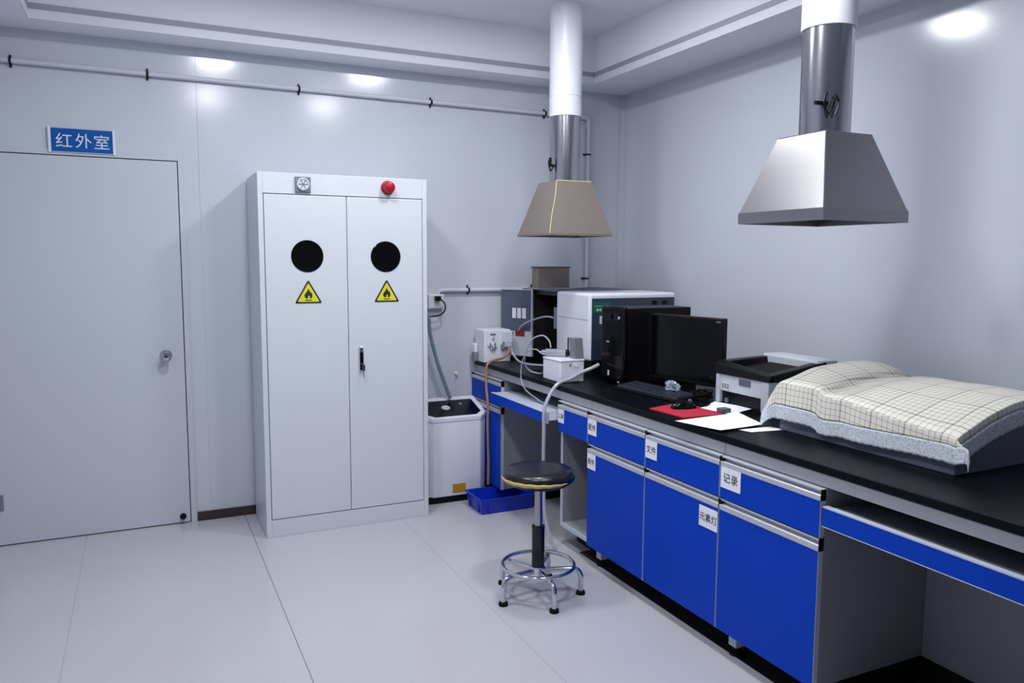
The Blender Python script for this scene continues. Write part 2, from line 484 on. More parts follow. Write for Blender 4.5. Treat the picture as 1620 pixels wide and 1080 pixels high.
for k, (xa, xb) in enumerate(((CX0+.029, XM-.0015), (XM+.0015, CX1-.029))):
    dd = bobj('door', 'cabw', t, xa, xb, CY0-.002, CY0+.016, .097, 1.796, bevel=.003)
    xc = (-2.238, -1.818)[k]
    bm = NB(); lathe(bm, [(.083, 0), (.083, .003), (.079, .0045), (.0785, .0035)], (xc, CY0-.002, 1.483), 'y', 64)
    obj('round_window', bm, 'blackg', dd, smooth=True)
    # warning triangle with rounded corners
    def tri(bm, cx, cz, rad, y0, y1, rnd):
        pts = []
        for c in range(3):
            a = PI/2+c*2*PI/3
            cxx, czz = cx+(rad-2*rnd)*math.cos(a), cz+(rad-2*rnd)*math.sin(a)
            for q in (-60, -30, 0, 30, 60):
                b2 = a+R(q)
                pts.append((cxx+rnd*math.cos(b2), czz+rnd*math.sin(b2)))
        A = [bm.verts.new((p[0], y0, p[1])) for p in pts]; B = [bm.verts.new((p[0], y1, p[1])) for p in pts]
        bm.faces.new(A); bm.faces.new(B[::-1])
        for i in range(len(A)): bm.faces.new((A[i], A[i-1], B[i-1], B[i]))
    yb = CY0-.002
    xt, zt = (-2.2365, -1.8145)[k], 1.278
    bm = NB(); tri(bm, xt, zt, .083, yb, yb-.0012, .006)
    sg = obj('warning_sign', bm, 'ink', dd)
    bm = NB(); tri(bm, xt, zt, .066, yb-.0012, yb-.002, .004); obj('yellow_field', bm, 'yellow', sg)
    # flame over a bar
    bm = NB()
    fl_ = [(-.006, -.022), (-.017, -.016), (-.021, -.004), (-.016, .006), (-.013, -.003), (-.011, .012), (-.003, .022), (-.004, .032), (.004, .024), (.009, .012), (.011, .004), (.014, .012), (.018, .004), (.019, -.009), (.014, -.018), (.006, -.022), (.009, -.013), (.005, -.004), (.001, .004), (-.001, -.005), (-.007, -.012)]
    A = [bm.verts.new((xt+p[0]*1.05, yb-.002, zt+.004+p[1]*1.0)) for p in fl_]
    B = [bm.verts.new((v.co.x, yb-.0027, v.co.z)) for v in A]
    fa = bm.faces.new(A); fb = bm.faces.new(B[::-1])
    for i in range(len(A)): bm.faces.new((A[i], A[i-1], B[i-1], B[i]))
    box(bm, xt-.018, xt+.018, yb-.0027, yb-.002, zt-.027, zt-.0225)
    bmesh.ops.triangulate(bm, faces=[f for f in bm.faces if len(f.verts) > 4])
    obj('flame_symbol', bm, 'ink', sg)
    if k == 1:
        hx = -1.962
        h_ = bobj('handle', 'chrome', dd, hx-.0125, hx+.0125, CY0-.014, CY0-.002, .865, 1.0, bevel=.006)
        bobj('handle_inlay', 'blackg', h_, hx-.009, hx+.009, CY0-.0165, CY0-.0135, .87, .968, bevel=.003)
        bm = NB(); cyl(bm, (hx, CY0-.012, .905), (hx, CY0-.022, .905), .007)
        obj('lock_cylinder', bm, 'chrome', h_, smooth=True)
        bm = NB(); box(bm, hx+.002, hx+.005, CY0-.036, CY0-.02, .9, .91); box(bm, hx-.004, hx+.012, CY0-.04, CY0-.036, .868, .9); box(bm, hx+.003, hx+.006, CY0-.038, CY0-.035, .83, .87)
        obj('key', bm, 'ink', h_, bevel=.001)
# fan / gauge
g = bobj('square_gauge', 'greym', t, -2.294, -2.214, CY0-.012, CY0, 1.809, 1.889, bevel=.003)
bm = NB(); lathe(bm, [(.032, 0), (.032, .01), (.027, .013), (.026, .008)], (-2.254, CY0-.012, 1.85), 'y'); obj('dial', bm, 'pipe', g, smooth=True)
bm = NB()
for a in range(6): cyl(bm, (-2.254, CY0-.021, 1.85), (-2.254+.024*math.cos(a*PI/3), CY0-.021, 1.85+.024*math.sin(a*PI/3)), .0022, seg=6)
for sx in (-1, 1):
    for sz in (-1, 1): cyl(bm, (-2.254+sx*.033, CY0-.012, 1.849+sz*.033), (-2.254+sx*.033, CY0-.014, 1.849+sz*.033), .004, seg=10)
obj('fan_blades', bm, 'greym', g)
bm = NB(); lathe(bm, [(.034, 0), (.034, .01), (.03, .012), (.03, .045), (.026, .054), (.012, .06)], (-1.803, CY0, 1.853), 'y')
bc = obj('red_beacon', bm, 'red', t, smooth=True)
bm = NB(); lathe(bm, [(.037, 0), (.037, .008), (.034, .009)], (-1.803, CY0, 1.853), 'y'); obj('beacon_base', bm, 'redl', bc, smooth=True)

# ================================================================== WHITE WASHER
t = thing('mini_washer', 'white portable washing machine with a black glass top beside the gas cabinet', 'washing machine', (-1.33, -.17, 0))
x0, x1, yf, yb, zf, zb = -1.545, -1.135, -.3, -.04, .515, .592
c = .055
poly = [(x0+c, yf), (x1-c, yf), (x1, yf+c*.9), (x1, yb), (x0, yb), (x0, yf+c*.9)]
bm = NB()
def zz(y): return zf+(zb-zf)*(y-yf)/(yb-yf)
B = [bm.verts.new((p[0], p[1], .045)) for p in poly]; T = [bm.verts.new((p[0], p[1], zz(p[1]))) for p in poly]
bm.faces.new(B[::-1]); bm.faces.new(T)
for i in range(6): bm.faces.new((B[i], B[(i+1) % 6], T[(i+1) % 6], T[i]))
obj('body', bm, 'white', t, bevel=.008, segs=3)
def ring(bm, pout, pin, dz0, dz1):
    A = [bm.verts.new((p[0], p[1], zz(p[1])+dz0)) for p in pout]; C_ = [bm.verts.new((p[0], p[1], zz(p[1])+dz1)) for p in pout]
    D = [bm.verts.new((p[0], p[1], zz(p[1])+dz1)) for p in pin]; E_ = [bm.verts.new((p[0], p[1], zz(p[1])+dz0)) for p in pin]
    n = len(pout)
    for i in range(n):
        j = (i+1) % n
        bm.faces.new((A[i], A[j], C_[j], C_[i])); bm.faces.new((C_[i], C_[j], D[j], D[i])); bm.faces.new((D[i], D[j], E_[j], E_[i])); bm.faces.new((E_[i], E_[j], A[j], A[i]))
def inset(P_, k):
    cx = sum(p[0] for p in P_)/len(P_); cy = sum(p[1] for p in P_)/len(P_)
    hx = (max(p[0] for p in P_)-min(p[0] for p in P_))/2; hy = (max(p[1] for p in P_)-min(p[1] for p in P_))/2
    return [(cx+(p[0]-cx)*(hx-k)/hx, cy+(p[1]-cy)*(hy-k)/hy) for p in P_]
bm = NB(); ring(bm, inset(poly, -.004), inset(poly, .026), -.012, .012)
obj('top_rim', bm, 'white', t, bevel=.003)
bm = NB(); pi_ = inset(poly, .024)
A = [bm.verts.new((p[0], p[1], zz(p[1])+.001)) for p in pi_]; B = [bm.verts.new((p[0], p[1], zz(p[1])+.007)) for p in pi_]
bm.faces.new(A[::-1]); bm.faces.new(B)
for i in range(6): bm.faces.new((A[i], A[(i+1) % 6], B[(i+1) % 6], B[i]))
lid = obj('glass_lid', bm, 'blackg', t)
sl = math.atan((zb-zf)/(yb-yf))
def knob(x, y, r_, m_):
    bm = NB(); n_ = Vector((0, -math.sin(sl), math.cos(sl))); p = Vector((x, y, zz(y)+.006))
    cyl(bm, p, p+n_*.006, r_, r_*.9, 24); obj('dial', bm, m_, lid, smooth=True)
knob(-1.365, -.165, .028, 'pipe'); knob(-1.255, -.13, .012, 'greym')
bobj('sticker', 'yel2', t, -1.372, -1.288, yf-.0012, yf, .062, .118)
bobj('foot_plinth', 'black', t, x0+.02, x1-.02, yf+.03, yb-.02, 0, .046)

# grey hose from the socket side to the washer
bm = NB(); tube(bm, [(-1.445, -.09, 1.13), (-1.435, -.085, 1.02), (-1.41, -.08, .92), (-1.375, -.08, .8), (-1.335, -.08, .69), (-1.305, -.09, .605)], .011)
tag(obj('drain_hose', bm, 'tubeg', smooth=True), 'grey-green hose hanging down the wall behind the white washing machine', 'hose')


# ================================================================== BENCH
BX = -1.108      # front face
ZT0, ZT1 = .803, .831
t = thing('worktop', 'long black lab worktop running along the right wall', 'worktop', (-.55, -2.2, .76))
obj_ = bobj('worktop_slab', 'top', t, BX-.004, -.013, -4.6, -.014, ZT0, ZT1, bevel=.004, segs=3)
for (ya, yb_) in ((-.014, -1.462), (-1.464, -2.402), (-2.404, -4.6)):
    bobj('support_rail', 'grey', t, BX, BX+.03, yb_, ya, .762, ZT0, bevel=.0015)
bobj('rear_rail', 'grey', t, -.62, -.59, -4.6, -.014, .762, ZT0)

def label_card(parent, s, yc, zc, wd=.075, hh=.075, sz=.034, sp=1.0):
    c_ = bobj('paper_label', 'paper', parent, BX-.0225, BX-.0215, yc-wd/2, yc+wd/2, zc-hh/2, zc+hh/2)
    text('lettering', s, sz, (BX-.0228, yc, zc), (0, -1, 0), (0, 0, 1), 'ink', c_, depth=.0003, bold=.0002, space=sp)
def strip_handle(parent, ya, yb_, z0, z1, f=BX):
    """aluminium pull profile: top lip, deep groove, lower lip"""
    bm = NB(); h = z1-z0
    prof = [(0, 0), (-.021, 0), (-.0225, h*.06), (-.0225, h*.47), (-.019, h*.54), (-.006, h*.6), (-.004, h*.72), (-.006, h*.86), (-.0215, h*.9), (-.0215, h), (0, h)]
    A = [bm.verts.new((f+p[0], ya, z0+p[1])) for p in prof]; B = [bm.verts.new((f+p[0], yb_, z0+p[1])) for p in prof]
    for i in range(len(prof)):
        j = (i+1) % len(prof); bm.faces.new((A[i], A[j], B[j], B[i]))
    bm.faces.new(A[::-1]); bm.faces.new(B)
    hd_ = obj('handle', bm, 'alu', parent)
    bobj('end_cap', 'black', hd_, f-.0215, f, ya-.011, ya, z0+h*.52, z1-.0005)
    bobj('end_cap', 'black', hd_, f-.0215, f, yb_-.0012, yb_, z0, z1)
    return hd_
def carcass(parent, ya, yb_, xb=-.607, bottom=.1):
    """ya nearer the back wall"""
    f = BX+.002
    bobj('side_panel', 'carc', parent, f, xb, ya-.018, ya, bottom, .76)
    bobj('side_panel', 'carc', parent, f, xb, yb_, yb_+.018, bottom, .76)
    bobj('bottom_panel', 'carc', parent, f, xb, yb_+.018, ya-.018, bottom, bottom+.018)
    bobj('back_panel', 'carc', parent, xb-.012, xb, yb_+.018, ya-.018, bottom+.018, .76)
    bobj('top_panel', 'carc', parent, f, xb-.012, yb_+.018, ya-.018, .745, .76)
def foot(parent, x, y, zb_=.1):
    bm = NB(); box(bm, x-.02, x+.02, y-.02, y+.02, .035, zb_)
    ft = obj('foot', bm, 'edge', parent)
    bm = NB(); lathe(bm, [(.026, 0), (.026, .008), (.012, .014), (.009, .036)], (x, y, .0013), 'z', 20)
    obj('foot_pad', bm, 'rubber', ft)
def drawer(parent, ya, yb_, z0=.601, z1=.757, lab=None, labw=None):
    a, b2 = ya-.002, yb_+.002
    dr = bobj('drawer', 'blue', parent, BX-.02, BX, b2, a, z0, z1-.037, bevel=.0015)
    strip_handle(dr, a-.0, b2, z1-.037, z1)
    bobj('edge_band', 'edge', dr, BX-.021, BX-.0005, b2-.0012, b2, z0, z1-.037)
    return dr
def door(parent, ya, yb_, z0=.098, z1=.597):
    a, b2 = ya-.002, yb_+.002
    dr = bobj('door', 'blue', parent, BX-.02, BX, b2, a, z0, z1-.041, bevel=.0015)
    strip_handle(dr, a, b2, z1-.041, z1)
    bobj('edge_band', 'edge', dr, BX-.021, BX-.0005, b2-.0012, b2, z0, z1-.041)
    return dr
YA0, YA1 = -.014, -.468
YB0, YB1 = -1.163, -1.458
YC0, YC1 = -1.459, -1.93
YD0, YD1 = -1.931, -2.402
YE0, YE1 = -2.404, -2.876
def cabinet(label, ya, yb_, doorless=False, feet=False):
    t = thing('base_cabinet', label, 'cabinet', (-.86, (ya+yb_)/2, 0), group='blue base cabinets under the worktop')
    carcass(t, ya, yb_); bottom_ = .0995; fz_ = .0013 if ya < -1.4 else 0
    dr = drawer(t, ya, yb_)
    dd = None if doorless else door(t, ya, yb_)
    bm = NB(); kx = -.95 if ya > -.1 else -1.008; box(bm, kx, kx+.012, yb_+.002, ya-.002, fz_, bottom_); box(bm, kx+.012, -.607, yb_+.002, yb_+.012, fz_, bottom_)
    obj('kickboard', bm, 'skirt', t)
    if feet: foot(t, BX+.045, ya-.045)
    return t, dr, dd
tA, drA, ddA = cabinet('blue base cabinet at the far end of the bench by the washing machine', YA0, YA1)
tB, drB, _ = cabinet('narrow base cabinet with a blue drawer over an open doorless compartment', YB0, YB1, True)
tC, drC, ddC = cabinet('blue base cabinet behind the stool, paper labels on both drawer and door', YC0, YC1, feet=True)
tD, drD, ddD = cabinet('blue base cabinet with a three-character label at its door top right', YD0, YD1)
tE, drE, ddE = cabinet('blue base cabinet nearest the camera, one paper label on its drawer', YE0, YE1, feet=True)
bobj('edge_band', 'edge', tB, BX-.001, BX+.004, YB0-.02, YB0-.001, .1, .6)
bobj('edge_band', 'edge', tB, BX-.001, BX+.004, YB1+.001, YB0-.02, .098, .12)
label_card(drB, '工具', YB0-.036, .683, .06, .07, .026)
label_card(drC, '配件', YC0-.043, .684, .078, .075, .033, 1.05)
label_card(ddC, '配件', YC0-.040, .518, .074, .075, .030, 1.0)
label_card(drD, '文件', YD0-.044, .683, .08, .078, .034, 1.05)
label_card(ddD, '元素灯', YD1+.056, .503, .105, .08, .034)
label_card(drE, '记录', YE0-.058, .683, .105, .08, .038, 1.1)
# a further cabinet beyond the frame carries the bench end
cabinet('blue base cabinet at the near end of the bench past the second knee space', -3.95, -4.55)

# knee spaces
t = thing('pull_out_tray', 'pulled-out blue-fronted keyboard tray in the far knee space', 'tray', (-.86, -.81, .6), group='keyboard trays under the worktop')
bobj('tray_board', 'edge', t, -1.178, -.62, -1.155, -.474, .682, .694)
fr = bobj('front_panel', 'blue', t, -1.196, -1.178, -1.155, -.474, .64, .694, bevel=.001)
bobj('edge_band', 'edge', fr, -1.197, -1.178, -1.1555, -.4735, .694, .697)
bobj('edge_band', 'edge', fr, -1.197, -1.178, -1.1565, -1.155, .64, .694)
bobj('runner', 'greym', t, -1.12, -.65, -1.152, -1.142, .655, .68)
bobj('runner', 'greym', t, -1.12, -.65, -.487, -.477, .655, .68)
bobj('end_block', 'white', t, -1.176, -1.115, -1.157, -1.153, .655, .69)
t2 = thing('pull_out_tray', 'closed blue-fronted keyboard tray in the knee space nearest the camera', 'tray', (-.86, -3.4, .6), group='keyboard trays under the worktop')
bobj('tray_board', 'carc', t2, -1.106, -.62, -3.946, -2.882, .682, .694)
fr = bobj('front_panel', 'blue', t2, -1.127, -1.106, -3.946, -2.881, .643, .702, bevel=.001)
bobj('edge_band', 'edge', fr, -1.128, -1.106, -3.946, -2.881, .702, .706)
bobj('edge_band', 'edge', fr, -1.1285, -1.107, -3.946, -2.881, .641, .643)
bobj('runner', 'greym', t2, -1.09, -.65, -2.893, -2.883, .655, .68)
for ya, yb_ in ((-.47, -1.161), (-2.878, -3.948)):
    o = bobj('back_board', 'carc', None, -.615, -.603, yb_, ya, .1, .76)
    tag(o, 'grey back board behind the far knee space' if ya > -1 else 'grey back board behind the near knee space', 'panel', 'grey back boards under the bench')
    for y in (ya-.05, yb_+.05):
        pass
    bobj('kickboard', 'skirt', o, -.615, -.603, yb_, ya, .0013 if ya < -2 else 0, .1)

# ================================================================== EXTRACTION HOODS
def hood(label, cx, cy, film, lip):
    z0 = 1.603; z1 = z0+lip; z2 = 1.903
    t = thing('extraction_hood', label, 'extractor hood', (cx, cy, z0), group='fume extraction hoods hanging over the bench')
    hw = .2; tw = .11
    sheet = .004
    def frustum(bm, w0, w1, za, zb_):
        for sx, sy in ((1, 0), (-1, 0), (0, 1), (0, -1)):
            def q(w_, s_, z): return ((cx+sx*w_+sy*s_*w_), (cy+sy*w_+sx*s_*w_), z)
            hexa(bm, [q(w0, -1, za), q(w0, 1, za), q(w0-sheet, 1, za), q(w0-sheet, -1, za)], [q(w1, -1, zb_), q(w1, 1, zb_), q(w1-sheet, 1, zb_), q(w1-sheet, -1, zb_)])
    bm = NB(); frustum(bm, hw-.003, tw, z1, z2); box(bm, cx-tw, cx+tw, cy-tw, cy+tw, z2-.001, z2+.003)
    bmesh.ops.remove_doubles(bm, verts=bm.verts, dist=1e-5)
    can = obj('canopy', bm, 'film' if film else 'steelh', t)
    bm = NB(); frustum(bm, hw, hw, z0, z1)
    obj('lip', bm, 'film' if film else 'steelh', can)
    if film:
        bm = NB()
        a = Vector((cx-hw+.002, cy-hw+.002, z1)); b2 = Vector((cx-tw-.001, cy-tw-.001, z2))
        tube(bm, [a, (a*2+b2)/3+Vector((-.002, 0, 0)), (a+b2*2)/3+Vector((.002, -.002, 0)), b2], .0022, seg=6)
        box(bm, cx-tw-.002, cx+tw+.002, cy-tw-.002, cy-tw+.001, z2, z2+.006)
        obj('seam', bm, 'filmseam', can)
    else:
        bm = NB(); cyl(bm, (cx-hw+.002, cy-hw+.002, z1), (cx-tw-.0, cy-tw-.0, z2), .0022, seg=6)
        obj('seam', bm, 'chrome', can)
    bm = NB(); lathe(bm, [(.086, z2), (.086, 2.30)], (cx, cy, 0), 'z', 56); obj('steel_duct', bm, 'steel', t, smooth=True)
    bm = NB(); lathe(bm, [(.088, 2.268), (.0915, 2.268), (.0915, 2.372), (.0895, 2.373), (.0895, 2.376), (.0915, 2.377), (.0915, HC)], (cx, cy, 0), 'z', 56)
    obj('white_sleeve', bm, 'pvc', t, smooth=True)
    bm = NB()
    if film:
        for dx in (0,):
            cyl(bm, (cx-.08, cy-.02, 1.995), (cx-.118, cy-.035, 1.995), .008, seg=12)
            tube(bm, [(cx-.112, cy-.033, 2.03), (cx-.124, cy-.038, 2.01), (cx-.112, cy-.035, 1.965), (cx-.098, cy-.03, 1.975), (cx-.092, cy-.03, 1.99)], .004, seg=8)
            box(bm, cx-.118, cx-.106, cy-.04, cy-.028, 1.985, 2.035)
    else:
        cyl(bm, (cx-.06, cy-.05, 2.0), (cx-.082, cy-.078, 2.0), .009, seg=12)
        tube(bm, [(cx-.075, cy-.075, 2.035), (cx-.09, cy-.082, 2.02), (cx-.092, cy-.082, 1.985), (cx-.08, cy-.09, 1.965), (cx-.066, cy-.09, 1.99), (cx-.06, cy-.1, 2.02)], .004, seg=8)
        box(bm, cx-.12, cx-.075, cy-.07, cy-.062, 1.995, 2.008)
        tube(bm, [(cx-.05, cy-.088, 2.03), (cx-.045, cy-.1, 2.0), (cx-.055, cy-.095, 1.96)], .004, seg=8)
    obj('damper_handle', bm, 'dksteel', t)
hood('brown film-covered extraction hood on the far duct near the back wall', -.83, -.67, True, .012)
hood('shiny bare steel extraction hood on the duct nearer the camera', -.83, -2.54, False, .04)

# ================================================================== SPECTROMETER
X0, X1, Y1_, Y0_ = -.785, -.20, -.895, -.045
t = thing('spectrometer', 'large white bench spectrometer with slate side panel and open dark sample chamber', 'laboratory instrument', ((X0+X1)/2, (Y1_+Y0_)/2, ZT1))
zb0, zb1 = .905, 1.285
bobj('base', 'black', t, X0+.02, X1-.01, Y1_+.012, Y0_-.01, ZT1, zb0)
bm = NB()
box(bm, X0, X1, Y1_+.004, -.505, zb0, 1.285)
b1 = obj('white_cover', bm, 'white', t, bevel=.016, segs=4)
bobj('cover_seam', 'greym', b1, X0-.0008, X0+.001, Y1_+.02, -.525, 1.135, 1.1375)
bobj('slate_side_panel', 'slate', t, X0+.014, X1-.012, Y1_, Y1_+.006, zb0+.005, 1.258, bevel=.002)
bm = NB()
for k in range(2): box(bm, -.37+k*.07, -.335+k*.07, Y1_-.001, Y1_, 1.2, 1.24)
obj('side_vents', bm, 'black', t)
# chamber section between the cover and the back wall
bm = NB()
box(bm, X0+.35, X1, -.505, Y0_, zb0, 1.28); box(bm, X0+.01, X0+.35, -.505, Y0_, 1.255, 1.28); box(bm, X0+.01, X0+.35, -.505, Y0_, zb0, zb0+.012); box(bm, X0, X0+.35, -.215, Y0_, zb0, 1.28)
obj('chamber', bm, 'inner', t)
bobj('chamber_block', 'greym', t, X0+.012, X0+.07, -.525+.02, -.45, 1.055, 1.185, bevel=.003)
bobj('chamber_top_plate', 'devgrey', t, X0, X1, -.505, Y0_, 1.28, 1.287, bevel=.001)
# swung open door: hinge (-.80,-.225) to free edge (-.93,-.03)
hp = Vector((-.80, -.225)); fp = Vector((-.925, -.03)); dv = (fp-hp).normalized(); nv = Vector((-dv.y, dv.x))
def slab(bm, s0, s1, z0, z1, th, off=0):
    L = (fp-hp).length
    a = hp+dv*(L*s0)+nv*off; b2 = hp+dv*(L*s1)+nv*off
    P_ = [a, b2, b2+nv*th, a+nv*th]
    hexa(bm, [(p.x, p.y, z0) for p in P_], [(p.x, p.y, z1) for p in P_])
sd = 1 if nv.x < 0 else -1
bm = NB(); slab(bm, 0, 1, .86, 1.018, .012*sd); dr_ = obj('swing_door', bm, 'pipe', t, bevel=.001)
bm = NB(); slab(bm, 0, 1, 1.018, 1.28, .006*sd); obj('tinted_window', bm, 'tint', dr_)
bm = NB(); slab(bm, -.03, .02, .86, 1.285, .016*sd); slab(bm, 0, 1, 1.278, 1.286, .012*sd); obj('door_edge', bm, 'alu', dr_)
bm = NB()
for k in range(3): slab(bm, .2+k*.16, .32+k*.16, 1.1, 1.165, .0015*sd, .0062*sd)
obj('white_rectangles', bm, 'paper', dr_)  # three plain white rectangles set on the tinted window
bm = NB(); slab(bm, .22, .52, .985, 1.022, .0015*sd, .0125*sd); obj('red_sticker', bm, 'redl', dr_)
pk = hp+dv*.148+nv*(.012*sd)
bm = NB(); cyl(bm, (pk.x, pk.y, 1.003), (pk.x+nv.x*.02*sd, pk.y+nv.y*.02*sd, 1.003), .012); obj('knob', bm, 'black', dr_, smooth=True)
# burner chimney box on top
ch = bobj('chimney_box', 'film', t, -.795, -.575, -.29, -.2, 1.296, 1.424, bevel=.002)
bobj('chimney_flange', 'steel', ch, -.815, -.545, -.31, -.18, 1.287, 1.297)
bobj('chimney_rim', 'slate', ch, -.801, -.57, -.296, -.194, 1.422, 1.428)
# green label
gl = bobj('green_label', 'green', t, -.765, -.655, Y1_-.0012, Y1_, 1.177, 1.238)
bm = NB()
for k in range(4): box(bm, -.742+k*.018, -.73+k*.018, Y1_-.0018, Y1_-.0012, 1.187, 1.201)
box(bm, -.76, -.66, Y1_-.0018, Y1_-.0012, 1.214, 1.216)
obj('label_marks', bm, 'edge', gl)
bobj('small_sticker', 'pipe', t, -.722, -.695, Y1_-.0012, Y1_, 1.115, 1.16)

# ================================================================== PUMP and things near it
t = thing('peristaltic_pump', 'white pump box with knobs at the far end of the worktop', 'pump', (-1.0, -.12, ZT1))
bobj('housing', 'white', t, -1.118, -.936, -.19, -.04, ZT1, 1.035, bevel=.006, segs=3)
hx = -1.103
yf = -.19
for (x, z, r_) in ((-1.083, .942, .014), (-1.052, .937, .018), (-1.060, .985, .008), (-1.068, .92, .012)):
    bm = NB(); lathe(bm, [(r_, 0), (r_*.9, .012), (r_*.5, .014)], (x, yf, z), 'y', 16); obj('knob', bm, 'pipe', t, smooth=True)
    bm = NB(); box(bm, x-r_*.25, x+r_*.25, yf-.018, yf-.012, z-r_, z+r_); obj('pointer', bm, 'greym', t)
bobj('switch', 'greym', t, -1.078, -1.043, yf-.006, yf, 1.005, 1.013)
bobj('pump_head', 'cabw', t, -.998, -.935, yf-.03, yf, .955, 1.025, bevel=.006)
bobj('pump_head_window', 'edge', t, -.993, -.945, yf-.034, yf-.03, .93, .965, bevel=.004)
bobj('tube_clamp', 'greym', t, -1.008, -.988, yf-.028, yf, .915, .945, bevel=.003)
t = thing('small_reagent_bottle', 'small white-capped bottle on the far left end of the worktop', 'bottle', (-1.085, -.22, ZT1)) if False else None
b_t = thing('reagent_bottle', 'small clear bottle with a white cap squeezed left of the white pump', 'bottle', (-1.087, -.025, ZT1)) if False else None
bt = thing('mains_adapter', 'white and black adapter lump on the worktop left of the white pump', 'adapter', (-1.125, -.075, ZT1))
bobj('adapter_body', 'greym', bt, -1.148, -1.122, -.1, -.05, ZT1, .885, bevel=.006)
bobj('adapter_cap', 'white', bt, -1.146, -1.122, -.1, -.05, .885, .945, bevel=.008)

# white cube box with its load
t = thing('white_box', 'small white cube box at the front edge of the worktop, tube across it', 'box', (-1.005, -.995, ZT1))
bobj('box_body', 'white', t, -1.08, -.935, -1.095, -.90, ZT1, .942, bevel=.008, segs=3)
bobj('box_lid', 'white', t, -1.082, -.933, -1.097, -.898, .940, .953, bevel=.005, segs=3)
bm = NB(); cyl(bm, (-.985, -1.096, .925), (-.985, -1.0985, .925), .014, seg=24); obj('button', bm, 'paper', t)
bm = NB(); cyl(bm, (-1.02, -1.096, .925), (-1.02, -1.0975, .925), .006, seg=16); obj('jack', bm, 'greym', t)
ZB = .953
t = thing('nebulizer', 'clear cylindrical nebulizer fitting lying on the small white box', 'fitting', (-1.03, -.95, ZB))
rr_ = .021
bm = NB(); cyl(bm, (-1.07, -.915, ZB+rr_), (-.985, -.985, ZB+rr_), rr_, seg=24); obj('glass_body', bm, 'glassv', t, smooth=True)
bm = NB(); cyl(bm, (-1.085, -.9025, ZB+rr_), (-1.07, -.915, ZB+rr_), .016, seg=20); cyl(bm, (-1.095, -.894, ZB+rr_), (-1.085, -.9025, ZB+rr_), .009, seg=16); obj('inlet', bm, 'chrome', t, smooth=True)
bm = NB(); cyl(bm, (-.985, -.985, ZB+rr_), (-.965, -1.0, ZB+rr_), .02, .014, seg=20); obj('outlet', bm, 'black', t, smooth=True)
bm = NB(); cyl(bm, (-.975, -.99, ZB+.035), (-.975, -.99, ZB+.105), .004, seg=12); obj('needle', bm, 'ink', t, smooth=True)
t = thing('ribbed_block', 'grey ribbed block standing upright on the small white box', 'block', (-.957, -1.05, ZB))
bm = NB(); hexa(bm, [(-.985, -1.09, ZB), (-.936, -1.09, ZB), (-.936, -1.035, ZB), (-.985, -1.035, ZB)], [(-.993, -1.085, ZB+.11), (-.948, -1.085, ZB+.11), (-.948, -1.04, ZB+.11), (-.993, -1.04, ZB+.11)])
obj('block_core', bm, 'greym', t)
bm = NB()
for k in range(6):
    x = -.982+k*.0085
    hexa(bm, [(x-.002, -1.093, ZB), (x+.002, -1.093, ZB), (x+.002, -1.09, ZB), (x-.002, -1.09, ZB)], [(x-.0095, -1.088, ZB+.11), (x-.0055, -1.088, ZB+.11), (x-.0055, -1.085, ZB+.11), (x-.0095, -1.085, ZB+.11)])
for k in range(6):
    y = -1.083+k*.009
    hexa(bm, [(-.988, y-.002, ZB), (-.985, y-.002, ZB), (-.985, y+.002, ZB), (-.988, y+.002, ZB)], [(-.996, y-.002, ZB+.11), (-.993, y-.002, ZB+.11), (-.993, y+.002, ZB+.11), (-.996, y+.002, ZB+.11)])
obj('ribs', bm, 'carc', t)

# tubes
def hose(name, label, m, pts, r_):
    bm = NB(); tube(bm, pts, r_, seg=10)
    tag(obj(name, bm, m, smooth=True), label, 'tube')
hose('tan_hose', 'tan hose from the pump over the worktop edge down beside the washing machine', 'tubet',
     [(-.965, -.228, .93), (-.975, -.24, .895), (-1.02, -.25, .865), (-1.085, -.258, .852), (-1.124, -.266, .838), (-1.14, -.272, .80), (-1.147, -.29, .7), (-1.15, -.32, .6), (-1.155, -.33, .45), (-1.15, -.333, .25), (-1.153, -.335, .13), (-1.153, -.335, .1)], .0085)
hose('pump_tube', 'pale grey tube looping from the pump along the worktop', 'tube',
     [(-.955, -.23, .925), (-.945, -.25, .88), (-.935, -.31, .846), (-.92, -.40, .839), (-.88, -.47, .839), (-.84, -.52, .84)], .0065)
hose('signal_tube', 'thin grey tube arching up from the clear fitting on the white box', 'tube',
     [(-1.045, -.925, 1.0), (-1.05, -.915, 1.035), (-1.07, -.88, 1.062), (-1.1, -.82, 1.04), (-1.11, -.77, .98), (-1.1, -.72, .9), (-1.07, -.72, .85), (-1.03, -.78, .838), (-1.04, -.84, .86)], .004)
hose('thin_cable', 'thin pale cable drooping over the worktop front into the open tray', 'tube',
     [(-1.096, -.893, .975), (-1.1, -.86, .985), (-1.11, -.8, .975), (-1.12, -.74, .92), (-1.122, -.72, .86), (-1.125, -.73, .80), (-1.12, -.78, .75), (-1.1, -.9, .712), (-1.08, -.96, .699)], .0032)
hose('chamber_tube', 'pale tube from the red-labelled knob into the dark sample chamber', 'tube',
     [(-.868, -.16, 1.02), (-.86, -.2, 1.06), (-.83, -.3, 1.1), (-.8, -.4, 1.125), (-.77, -.455, 1.12)], .006)
hose('drain_tube', 'long translucent white tube draped over the white box down behind the stool', 'tube',
     [(-.862, -1.12, .922), (-.905, -1.12, .905), (-.96, -1.112, .885), (-1.04, -1.13, .858), (-1.11, -1.14, .842), (-1.16, -1.15, .80), (-1.21, -1.17, .72), (-1.215, -1.175, .6), (-1.215, -1.175, .4), (-1.215, -1.19, .2), (-1.2, -1.23, .06), (-1.18, -1.26, .012)], .0095)

